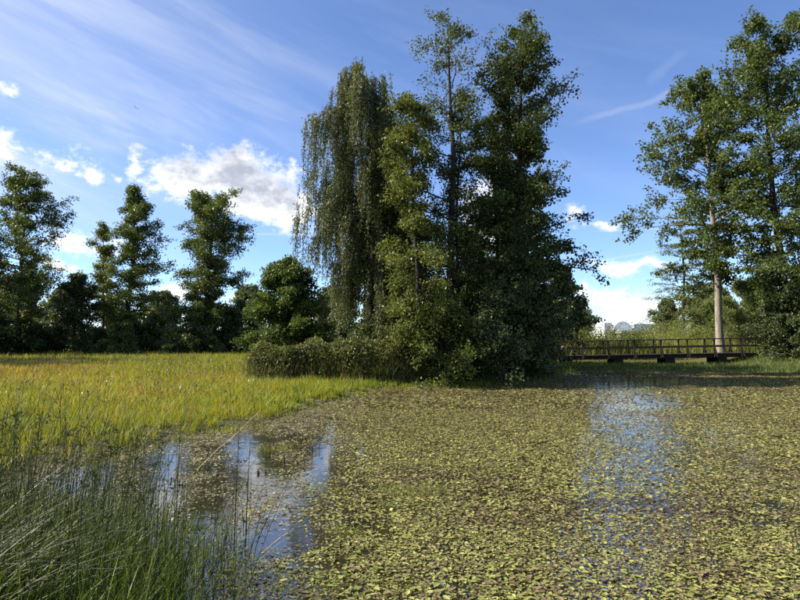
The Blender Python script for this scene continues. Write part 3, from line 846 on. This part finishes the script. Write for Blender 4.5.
# ------------------------------------------------------------------ far pavilion beyond the bridge
def build_building():
    mw = plain_mat('white_render', [(.3, (.66, .66, .66)), (.7, (.80, .80, .79))], 2, .7, .3, .05)
    mg = plain_mat('grey_sheet_roof', [(.3, (.30, .33, .37)), (.7, (.42, .45, .49))], 2, .5, .4, .05)
    md = plain_mat('dark_glass', [(.3, (.02, .025, .03)), (.7, (.05, .055, .06))], 2, .15, .5, 0)
    D = 150
    c = at(637, D)
    z = float(height(c[0], c[1]))
    e = bpy.data.objects.new('pavilion', None); col.objects.link(e)
    e.location = (c[0], c[1], z - 1.6)
    tag(e, 'far white pavilion with a rounded vault and long grey roof', 'building')
    def b(n, x0, x1, y0, y1, z0, z1, m):
        return obj(n, box_mesh(n, x0, x1, y0, y1, z0, z1, .05), m, e)
    b('wall', -4, 8.4, 0, 8, -.3, 3.3, mw)
    b('roof', -4.4, 9.0, -1.2, 8.4, 3.303, 4.0, mg)
    b('upper_hall', -7.2, -5.1, 3, 10, -.3, 6.0, mw)
    b('stair_block', 0.4, 5.2, 3, 10, -.3, 5.7, mg)
    x, rv = -2.6, 2.4
    th = np.linspace(0, np.pi, 15)
    ring = np.stack([x + rv * np.cos(th), np.zeros(15), 4.003 + 2.3 * np.sin(th)], 1)
    V = np.concatenate([ring + [0, 2.6, 0], ring + [0, 10.3, 0], [[x, 2.6, 4.003], [x, 10.3, 4.003]]])
    obj('vault', mesh_of('vault', V, F=[[30, j, j + 1] for j in range(14)] + [[31, j + 16, j + 15] for j in range(14)], quads=[[j, j + 1, j + 16, j + 15] for j in range(14)]), mw, e)
    for x in (-3.4, -.9, 1.6, 4.1, 6.6):
        p = b('window', x, x + 1.7, -.06, .3, .7, 2.8, md)
        obj('mullion', box_mesh('mullion', x + .80, x + .9, -.12, -.063, .7, 2.8, .01), mw, p)


build_building()

# ------------------------------------------------------------------ meadow and banks
def scatter(n, x0, x1, y0, y1, keep):
    x = rng.uniform(x0, x1, n); y = rng.uniform(y0, y1, n)
    k = keep(x, y)
    return x[k], y[k]


def in_view(x, y, m=1.15):
    return (np.abs(x) < .667 * y * m + .6)


def build_meadow():
    parts = []
    for (y0, y1, n, w, h0, h1, seg) in ((6, 16, 90000, .014, .16, .46, 2), (16, 26, 95000, .025, .2, .52, 2), (26, 40, 105000, .045, .25, .55, 1), (40, 66, 95000, .08, .3, .6, 1)):
        def keep(x, y):
            edge = y - shore(x)
            dens = np.clip(.30 + np.maximum(edge, -.2) * .40 + .9 * (vnoise(x, y, .9, 15) - .6), 0, 1) * np.clip((.6 * fbm(x, y, 1.3, 5) + .4 * vnoise(x, y, .3, 6) - .34) * 6, .08, 1)
            return in_view(x, y) & (edge > -5.5) & ((edge > -1.0) | ((x < -.28 * y) & (vnoise(x, y, .8, 19) > .68))) & (rng.uniform(0, 1, len(x)) < dens) & (x < 8) & ~((x > -6.2) & (y > 25.2) & (y < 33))
        tx, ty = scatter(n // 9, -.667 * y1 * 1.15, 8, y0, y1, keep)
        per = rng.poisson(9 + 9 * vnoise(tx, ty, .8, 17)) + 2
        x0_, y0_ = np.repeat(tx, per), np.repeat(ty, per)
        m = len(x0_)
        rad = (.05 + .010 * y0) * rng.uniform(.3, 1.5, len(tx))
        rr = np.abs(rng.normal(0, 1, m)) * np.repeat(rad, per); ra = rng.uniform(0, 6.28, m)
        x, y = x0_ + rr * np.cos(ra), y0_ + rr * np.sin(ra)
        B = np.stack([x, y, height(x, y) - .02], 1)
        th = rng.uniform(.45, 1.25, len(tx)) * np.clip(.6 + (ty - shore(tx)) * .15, .5, 1) * (.5 + .9 * fbm(tx, ty, 1.1, 8))
        H = rng.uniform(h0, h1, m) * np.repeat(th, per)
        ttint = np.repeat(rng.normal(0, .13, len(tx)), per)
        # orange-brown seed heads lie in patches through the middle of the meadow
        band = np.exp(-((y - 31) / 13.0) ** 2) * np.clip((-x - 1) / 6, 0, 1)
        brown = np.clip((fbm(x, y * .5, 4.0, 11) - .30) * 2.6, 0, 1) * band
        tint = np.clip(.22 + .34 * fbm(x, y, 3.0, 13) + rng.uniform(-.1, .16, m) + ttint + .44 * brown * rng.uniform(.5, 1.1, m), 0, 1)
        me = blade_mesh('meadow_grass', B, H, w * rng.uniform(.6, 1.3, m), np.where(rng.uniform(0, 1, m) < .7, ra, rng.uniform(0, 6.28, m)), H * rng.uniform(.1, .8, m), tint, seg)
        parts.append(me)
    for me, nm in zip(parts, ('nearest', 'near', 'middle', 'far')):
        obj('meadow_grass', me, M['meadow'], kind='stuff', label={'nearest': 'bright yellow-green marsh grass along the pond edge', 'near': 'yellow-green grass in the near meadow',
            'middle': 'orange and green grass in the middle of the meadow', 'far': 'grass at the back of the meadow near the left trees'}[nm], cat='grass')


build_meadow()


def build_stalks():
    def keep(x, y):
        return in_view(x, y) & (y > shore(x) + .6) & (vnoise(x, y, 2.6, 61) > .35) & ~((x > -6.2) & (y > 25) & (y < 33))
    x, y = scatter(5200, -36, 0, 8, 46, keep)
    m = len(x)
    B = np.stack([x, y, height(x, y) - .02], 1)
    H = rng.uniform(.45, .85, m)
    az = rng.uniform(0, 6.28, m); lean = H * np.abs(rng.normal(.12, .12, m))
    me, pts = stems_mesh('meadow_stalks', B, H, az, lean, .0018 + .00022 * y, rng.uniform(0, .7, m), 3, 3)
    obj('meadow_stalks', me, M['dry'], kind='stuff', cat='grass', label='thin dry stalks standing among the meadow grass')
    c = np.repeat(pts[:, -1], 3, 0) + rng.normal(0, .03, (m * 3, 3)); L = rng.uniform(.05, .12, m * 3)
    obj('seed_heads', leaf_mesh('seed_heads', c, rng.normal(0, .4, (m * 3, 3)) + [0, 0, 1], rng.normal(0, 1, (m * 3, 3)), L, L * .3, rng.uniform(0, .5, m * 3), .2, 3), M['seed'], kind='stuff',
        cat='grass', label='small brown seed heads above the meadow grass')


def build_banks():
    # peninsula, bank below the bridge and the field beyond
    def keep(x, y):
        e = y - shore(x)
        return (e > -.7) & (e < 9.5) & in_view(x, y) & (rng.uniform(0, 1, len(x)) < np.clip(.25 + e * .5, 0, 1))
    x, y = scatter(60000, -1, 34, 23.5, 46, keep)
    m = len(x)
    B = np.stack([x, y, height(x, y) - .03], 1)
    H = rng.uniform(.12, .42, m) * (.5 + fbm(x, y, 1.2, 21))
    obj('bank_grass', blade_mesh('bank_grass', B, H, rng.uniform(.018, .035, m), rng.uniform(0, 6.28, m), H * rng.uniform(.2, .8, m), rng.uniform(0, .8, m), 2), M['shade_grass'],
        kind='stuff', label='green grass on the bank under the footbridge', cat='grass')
    def keep2(x, y):
        return in_view(x, y, 1.1) & (rng.uniform(0, 1, len(x)) < np.clip((fbm(x, y, 2.2, 31) - .2) * 3, .2, 1))
    x, y = scatter(30000, 8, 40, 45.5, 66, keep2)
    m = len(x)
    B = np.stack([x, y, height(x, y) - .03], 1)
    H = rng.uniform(.7, 1.9, m) * (.5 + .9 * fbm(x, y, 2.5, 33))
    tt = np.clip(.15 + .7 * fbm(x, y, 1.6, 35) + rng.uniform(-.2, .3, m), 0, 1)
    obj('tall_grass', blade_mesh('tall_grass', B, H, rng.uniform(.03, .06, m), rng.uniform(0, 6.28, m), H * rng.uniform(.1, .5, m), tt, 2), M['herb'], kind='stuff',
        label='tall sunlit grass and herbs behind the footbridge', cat='grass')
    # leafy herbs above the grass
    n = 52000
    x, y = scatter(n, 8, 40, 46, 64, keep2)
    m = len(x)
    z = height(x, y) + rng.uniform(.2, 1, m) ** .7 * 2.7 * (.35 + .9 * fbm(x, y, 2.0, 37))
    C = np.stack([x, y, z], 1)
    L = rng.uniform(.08, .18, m)
    obj('herb_leaves', leaf_mesh('herb_leaves', C, unit(rng.normal(0, 1, (m, 3)) + [0, 0, .4]), unit(rng.normal(0, 1, (m, 3)) + [0, 0, .6]), L, L * .45,
        np.clip(.1 + .55 * fbm(x, y, 2.4, 39) + rng.uniform(-.1, .3, m), 0, 1)), M['herb'], kind='stuff', label='leafy yellow-green herbs growing behind the footbridge', cat='plant')
    # field grass far behind everything, coarse
    x, y = scatter(40000, -75, 70, 62, 118, lambda x, y: in_view(x, y, 1.1))
    m = len(x)
    B = np.stack([x, y, height(x, y) - .03], 1)
    H = rng.uniform(.3, .8, m)
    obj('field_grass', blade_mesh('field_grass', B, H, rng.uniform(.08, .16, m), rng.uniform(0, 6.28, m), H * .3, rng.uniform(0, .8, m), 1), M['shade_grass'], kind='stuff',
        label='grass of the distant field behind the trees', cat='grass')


build_banks()


# ------------------------------------------------------------------ floating leaves on the pond
def build_pads():
    def marsh(x, y):
        """1 in the thin marshy water at the left, 0 in the leaf-covered pond"""
        return np.clip((-x - .55 * np.clip((y - 6) / 10, -.2, 1) - .35 + 1.3 * (fbm(x, y, .9, 51) - .5)) / 1.3, 0, 1)
    def pools(x, y):
        """open water patches in the marsh"""
        w = np.zeros(len(x))
        for (px, py, rx, ry) in ((163, 478, 24, 44), (252, 462, 34, 36), (322, 466, 26, 34), (285, 540, 48, 20), (95, 470, 20, 20), (210, 520, 30, 22), (300, 500, 30, 14), (348, 520, 14, 14)):
            c, lo, hi = P(px, py), P(px, py + ry), P(px, py - ry)
            dx = (x - c[0] * y / c[1]) / (rx / FPX * c[1]); dy = (y - c[1]) / np.where(y > c[1], hi[1] - c[1], c[1] - lo[1])
            w = np.maximum(w, np.clip(1.7 - np.sqrt(dx * dx + dy * dy) * 1.1 - 1.1 * (fbm(x, y, .5, 53) - .3), 0, 1))
        return w
    def zone(y0, y1, n, size, pts):
        def keep(x, y):
            w = (y < shore(x) + np.where(x < 1, 3.2, .35)) & (y > near_shore(x) - .35) & in_view(x, y, 1.12)
            mz = marsh(x, y)
            holes = .32 * fbm(x, y * .7, .8, 41) + .68 * vnoise(x, y, .2, 49)
            lane = np.exp(-((x / y - .39 - .03 * np.sin(y * .7)) / .075) ** 4) * np.clip((y - 5) / 5, 0, 1) * (.75 + .5 * np.clip((y - 22) / 4, 0, 1))
            dens = np.clip((holes - .13) * 4.6, .20, 1) * (1 - .72 * lane)
            dens = dens * (1 - .93 * pools(x, y) * np.clip(mz * 1.6, 0, 1)) * (1 - mz * (1 - np.clip((fbm(x, y, .6, 47) - .22) * 4, .15, 1)))
            return w & (rng.uniform(0, 1, len(x)) < dens)
        x, y = scatter(n, -.667 * y1 * 1.12, .667 * y1 * 1.12, y0, y1, keep)
        m = len(x)
        raft = vnoise(x, y, .16, 43)
        C = np.stack([x, y, np.maximum(height(x, y), 0) + .004 + .022 * raft * rng.uniform(0, 1, m) ** 1.5], 1)
        a = rng.uniform(0, 6.28, m)
        D = np.stack([np.cos(a), np.sin(a), rng.normal(.04, .10, m)], 1)
        N = np.stack([rng.normal(0, .26, m), rng.normal(0, .26, m), np.ones(m)], 1)
        L = size * np.clip(rng.lognormal(-.12, .36, m), .4, 1.9)
        mz = marsh(x, y)
        brown = fbm(x, y, 1.6, 45)
        tint = np.clip(rng.normal(.485, .29, m) - 0.9 * np.clip(brown - .50, 0, 1) - .15 * np.clip((y - 7) / 9, 0, 1), 0, 1)
        tint = np.where(rng.uniform(0, 1, m) < .025, rng.uniform(.88, 1, m), tint)
        k = np.maximum(mz, np.clip((y - shore(x)) * 2 + .5, 0, 1) * (x < 1)) > rng.uniform(.0, 1, m)
        return (C, D, N, L, tint, k)
    first = True
    for i, (y0, y1, n, s, pts) in enumerate(((3.4, 6.6, 85000, .033, 6), (6.6, 17, 400000, .045, 4), (17, 37, 460000, .076, 3))):
        C, D, N, L, T, k = zone(y0, y1, n, s, pts)
        big = np.zeros(len(C), bool)
        if i == 0:
            # the largest-looking leaves are objects of their own
            vis = np.where(~k & (np.abs(C[:, 0]) < .66 * C[:, 1]) & (C[:, 1] > 4.5))[0]
            sel = vis[np.argsort(-(L[vis] / C[vis, 1]))[:300]]
            big[sel] = True
            protos = []
            for q in range(10):
                tt = [.15, .3, .45, .52, .58, .64, .7, .78, .86, .97][q]
                me = leaf_mesh('floating_leaf', np.array([[0, 0, 0.]]), np.array([[1, 0, .0]]), np.array([[0, 0, 1.]]), np.array([1.0]), np.array([.62]), np.array([tt]), .10 + .02 * (q % 4), 6)
                me.materials.append(M['pad'])
                protos.append(me)
            for j in sel:
                q = int(np.argmin(np.abs(np.array([.15, .3, .45, .52, .58, .64, .7, .78, .86, .97]) - T[j])))
                o = bpy.data.objects.new('floating_leaf', protos[q]); col.objects.link(o)
                o.parent = pond
                o.location = C[j] + [0, 0, .012]
                o.rotation_euler = (rng.normal(0, .12), -.05 + rng.normal(0, .06), math.atan2(D[j, 1], D[j, 0]))
                o.scale = (L[j] * 1.15,) * 3
        a = ~k & ~big
        nm = ('nearest', 'middle', 'far')[i]
        asp = rng.uniform(.42, .72, len(C))
        obj('floating_leaves', leaf_mesh('floating_leaves', C[a], D[a], N[a], L[a], L[a] * asp[a], T[a], .12, pts), M['pad'], kind='stuff', cat='leaves',
            label={'nearest': 'yellow-green and brown floating leaves in the near pond', 'middle': 'carpet of floating leaves across the middle of the pond', 'far': 'carpet of floating leaves in the far pond'}[nm])
        if k.sum() > 10:
            a = k
            tl = np.clip(rng.beta(2.0, 2.0, len(C)) + .08, 0, 1)
            obj('marsh_litter', leaf_mesh('marsh_litter', C[a], D[a], N[a] + rng.normal(0, .2, (a.sum(), 3)), L[a] * .95, L[a] * asp[a] * .7, tl[a], .12, 3), M['litter'], kind='stuff', cat='litter',
                label={'nearest': 'pale dead plant litter floating in the near marshy water', 'middle': 'dead plant litter floating at the meadow edge', 'far': 'dead plant litter along the far meadow edge'}[nm])


build_pads()


# ------------------------------------------------------------------ foreground rushes, sedge and tufts
def stems_mesh(name, B, H, lean_az, lean, rad, tint, k=6, sides=4, kink=None):
    n = len(B)
    u = np.linspace(0, 1, k)
    d = np.stack([np.cos(lean_az), np.sin(lean_az), np.zeros(n)], 1)
    pts = B[:, None] + d[:, None] * (lean[:, None] * u ** 1.6)[..., None] + np.array([0, 0, 1.0]) * (H[:, None] * u)[..., None]
    if kink is not None:
        pts[:, -1] += kink
    R_ = rad[:, None] * (1 - .72 * u)
    V, Q = tubes(pts, R_, sides)
    return mesh_of(name, V, quads=Q, attr=np.repeat(tint, k * sides)), pts


def build_rushes():
    # tall dark rush stems
    n = 900
    x = rng.uniform(-4.4, -.9, n * 6); y = rng.uniform(2.9, 6.6, n * 6)
    dens = np.clip(1.25 - (x + 3.2) * .52 - np.abs(y - 4.6) * .16, .02, 1) * (y > 3.0) * (x < -.24 * y)
    k = rng.uniform(0, 1, len(x)) < dens * .5
    x, y = x[k][:n], y[k][:n]
    m = len(x)
    B = np.stack([x, y, height(x, y) - .02], 1)
    H = rng.uniform(.6, 1.55, m) * np.clip(1.0 - (x + 2.5) * .16, .6, 1.1)
    kink = rng.normal(0, 1, (m, 3)) * np.array([.05, .05, .04])
    me, pts = stems_mesh('rushes', B, H, rng.normal(-.2, .9, m), H * np.abs(rng.normal(.22, .16, m)), rng.uniform(.0028, .005, m), rng.uniform(0, .8, m), kink=kink)
    obj('rushes', me, M['rush'], kind='stuff', cat='rushes', label='dark thin rush stems standing in the foreground at left')
    # brown flower tufts near the rush tips
    q = rng.uniform(0, 1, m) < .55
    tips = pts[q, -2]
    c = np.repeat(tips, 7, 0) + rng.normal(0, .014, (len(tips) * 7, 3))
    L = rng.uniform(.03, .055, len(c))
    obj('rush_flowers', leaf_mesh('rush_flowers', c, rng.normal(0, 1, (len(c), 3)) + [0, 0, .8], rng.normal(0, 1, (len(c), 3)), L, L * .25, rng.uniform(.1, .6, len(c))), M['rush'], kind='stuff',
        cat='rushes', label='small brown flower tufts near the rush tips')
    # green blades between the rushes
    n = 21000
    x = rng.uniform(-5.2, -.3, n); y = rng.uniform(2.7, 7.4, n)
    d = np.clip(1.1 - (x + 2.9) * .62 - np.clip(y - 5.4, 0, 9) * .55, .0, 1)
    k = (rng.uniform(0, 1, n) < d)
    x, y = x[k], y[k]; m = len(x)
    B = np.stack([x, y, height(x, y) - .02], 1)
    H = rng.uniform(.25, .75, m)
    obj('reed_blades', blade_mesh('reed_blades', B, H, rng.uniform(.005, .011, m), rng.normal(0, 1.4, m), H * rng.uniform(.15, .8, m), np.clip(rng.beta(2, 3, m), 0, 1), 4), M['reedleaf'],
        kind='stuff', cat='grass', label='green grass blades crowding between the foreground rushes')
    # sedge tussock in the corner: long glossy arching blades
    e = bpy.data.objects.new('sedge_tussock', None); col.objects.link(e)
    bx, by = -3.0, 3.3
    e.location = (bx, by, float(height(bx, by)))
    tag(e, 'tussock of long arching glossy sedge in the bottom left corner', 'sedge')
    n = 380
    a = rng.uniform(0, 6.28, n); q = np.sqrt(rng.uniform(0, 1, n)) * .75
    B = np.stack([q * np.cos(a) * 1.1 - .2, q * np.sin(a), np.full(n, -.03)], 1)
    az = rng.normal(.05, .32, n)
    Ln = rng.uniform(.8, 1.7, n)
    k = 7
    u = np.linspace(0, 1, k)
    e0 = rng.uniform(.55, 1.0, n)
    el = e0[:, None] - (rng.uniform(.3, 1.0, n)[:, None]) * u[None] ** 1.5
    st = Ln[:, None] / (k - 1)
    hx = np.concatenate([np.zeros((n, 1)), np.cumsum(np.cos(el[:, :-1]) * st, 1)], 1)
    hz = np.concatenate([np.zeros((n, 1)), np.cumsum(np.sin(el[:, :-1]) * st, 1)], 1)
    d = np.stack([np.cos(az), np.sin(az), np.zeros(n)], 1); s = np.stack([-np.sin(az), np.cos(az), np.zeros(n)], 1)
    c = B[:, None] + d[:, None] * hx[..., None] + np.array([0, 0, 1.0]) * hz[..., None]
    w = rng.uniform(.003, .0055, n)[:, None] * (1 - .85 * u[None] ** 1.5)
    keel = np.array([0, 0, -1.0]) * (w * .8)[..., None]
    Lf, Rt, Kl = c - s[:, None] * w[..., None], c + s[:, None] * w[..., None], c + keel
    V = np.stack([Lf, Kl, Rt], 2).reshape(-1, 3)
    i = np.arange(n)[:, None] * k * 3 + np.arange(k - 1)[None] * 3
    Q = np.concatenate([np.stack([i, i + 1, i + 4, i + 3], -1).reshape(-1, 4), np.stack([i + 1, i + 2, i + 5, i + 4], -1).reshape(-1, 4)])
    obj('blades', mesh_of('blades', V, quads=Q, attr=np.repeat(np.clip(rng.beta(1.5, 3, n), 0, 1), k * 3), smooth=True), M['sedge'], e, kind='stuff')
    # three single tall stems standing in the water
    for (px, py, tp, lb) in ((234, 556, 418, 'tall upright bulrush stem in the water, left of the close pair'), (245.5, 548, 432, 'tall upright bulrush stem in the water, right of the close pair'),
                             (176, 520, 410, 'single upright bulrush stem beside the left water patch')):
        b = P(px, py)
        Hh = CAM_H + (338 - tp) / FPX * b[1]
        me, _ = stems_mesh('bulrush_stem', np.array([[0, 0, -.05]]), np.array([Hh]), np.array([.3]), np.array([.03]), np.array([.0075]), np.array([.15]), 7, 6)
        obj('bulrush_stem', me, M['rush'], loc=tuple(b), label=lb, cat='bulrush')
    # leaning dry stalks
    for (x0, y0, x1, y1, lb) in ((196, 470, 262, 410, 'longest pale dry stalk leaning right over the water'), (138, 446, 172, 408, 'pale dry stalk leaning at the meadow edge'),
                                 (104, 465, 116, 438, 'short pale dry stalk leaning among the rushes'), (262, 553, 296, 523, 'pale dry stalk lying low beside the upright bulrushes')):
        b = P(x0, y0); t_ = at(x1, b[1] - .1); t_[2] = top(y1, b[1] - .1)
        pts = np.stack([b + (t_ - b) * q for q in np.linspace(-.05, 1, 6)])[None] + rng.normal(0, .006, (1, 6, 3))
        V, Q = tubes(pts - b, np.linspace(.006, .002, 6)[None], 5)
        obj('dry_stalk', mesh_of('dry_stalk', V, quads=Q, attr=np.full(len(V), .6)), M['dry'], loc=tuple(b), label=lb, cat='stalk')


build_rushes()
build_stalks()


def tuft(px, py, n, h, w, spread, mat, tint, label, name='grass_tuft'):
    b = P(px, py)
    r = spread * np.sqrt(rng.uniform(0, 1, n)); a = rng.uniform(0, 6.28, n)
    B = np.stack([r * np.cos(a) * 1.6, r * np.sin(a), np.full(n, -.03)], 1)
    H = h * rng.uniform(.4, 1.1, n)
    me = blade_mesh('blades', B, H, w * rng.uniform(.6, 1.3, n), rng.uniform(0, 6.28, n), H * rng.uniform(.2, 1.2, n), np.clip(rng.normal(tint, .15, n), 0, 1), 4)
    e = bpy.data.objects.new(name, None); col.objects.link(e); e.location = tuple(b)
    tag(e, label, 'grass', 'grass tufts growing in the pond')
    obj('blades', me, M[mat], e, kind='stuff')


tuft(418, 492, 420, .16, .006, .32, 'reedleaf', .75, 'largest yellow-green grass tuft rising from the floating leaves')
tuft(392, 506, 110, .15, .005, .14, 'reedleaf', .45, 'small tuft of curled grass beside the dark gap in the leaves')
tuft(345, 533, 110, .14, .006, .12, 'reedleaf', .7, 'short grass tuft right of the bulrush stems')
tuft(318, 492, 120, .16, .005, .22, 'reedleaf', .6, 'thin grass tuft below the dark stubs')
tuft(272, 450, 160, .18, .006, .28, 'meadow', .4, 'green grass tuft beside the upper white water patch')
tuft(290, 588, 300, .14, .005, .38, 'reedleaf', .55, 'low grass tuft at the bottom edge right of the rushes')
tuft(362, 592, 160, .11, .005, .30, 'reedleaf', .65, 'low grass tuft at the bottom edge in the leaf carpet')


# dark stubs and folded leaf tips standing in the shallow water
for (px, py, h, w, lb) in ((284, 464, .15, .016, 'thick short black stub standing in the marshy litter'), (312, 452, .12, .014, 'black stub farther right near the water patch'),
                           (319, 451, .13, .006, 'thin black stub beside the farther stub'), (258, 474, .055, .022, 'small black leaf tip in the white water patch'),
                           (265.5, 474, .045, .014, 'smaller black leaf tip right of the other in the white water')):
    b = P(px, py)
    pts = np.array([[0, 0, -.06], [.004, 0, h * .4], [-.003, .004, h * .8], [.006, 0, h]])[None]
    V, Q = tubes(pts, np.array([[w * 1.15, w, w * .85, w * .35]]), 7)
    obj('stub', mesh_of('stub', V, quads=Q), M['stub'], loc=tuple(b), label=lb, cat='stub', group='dark stubs in the shallow water')


# ------------------------------------------------------------------ bird
def build_bird():
    v = cam_dir(136, 108)
    p = np.array([0, 0, CAM_H]) + v * 90
    V = [(0, -.22, 0), (.05, -.1, .03), (0, .12, .05), (-.05, -.1, .03), (0, -.08, -.05), (0, .30, .02), (.07, .42, .02), (-.07, .42, .02),
         (.22, -.12, .10), (.24, .05, .10), (.52, .04, .04), (-.22, -.12, .10), (-.24, .05, .10), (-.52, .04, .04), (0, -.28, .01)]
    F = [(0, 1, 4), (0, 4, 3), (1, 2, 4), (3, 4, 2), (0, 3, 1), (1, 3, 2), (2, 5, 4), (5, 6, 7), (1, 8, 9), (1, 9, 2), (8, 10, 9), (3, 12, 11), (3, 2, 12), (11, 12, 13), (14, 1, 3), (14, 4, 1), (14, 3, 4)]
    o = obj('bird', mesh_of('bird', V, F), M['stub'], loc=tuple(p), label='tiny dark bird flying high above the pointed left tree', cat='bird')
    o.rotation_euler = (.15, .35, .7)


build_bird()
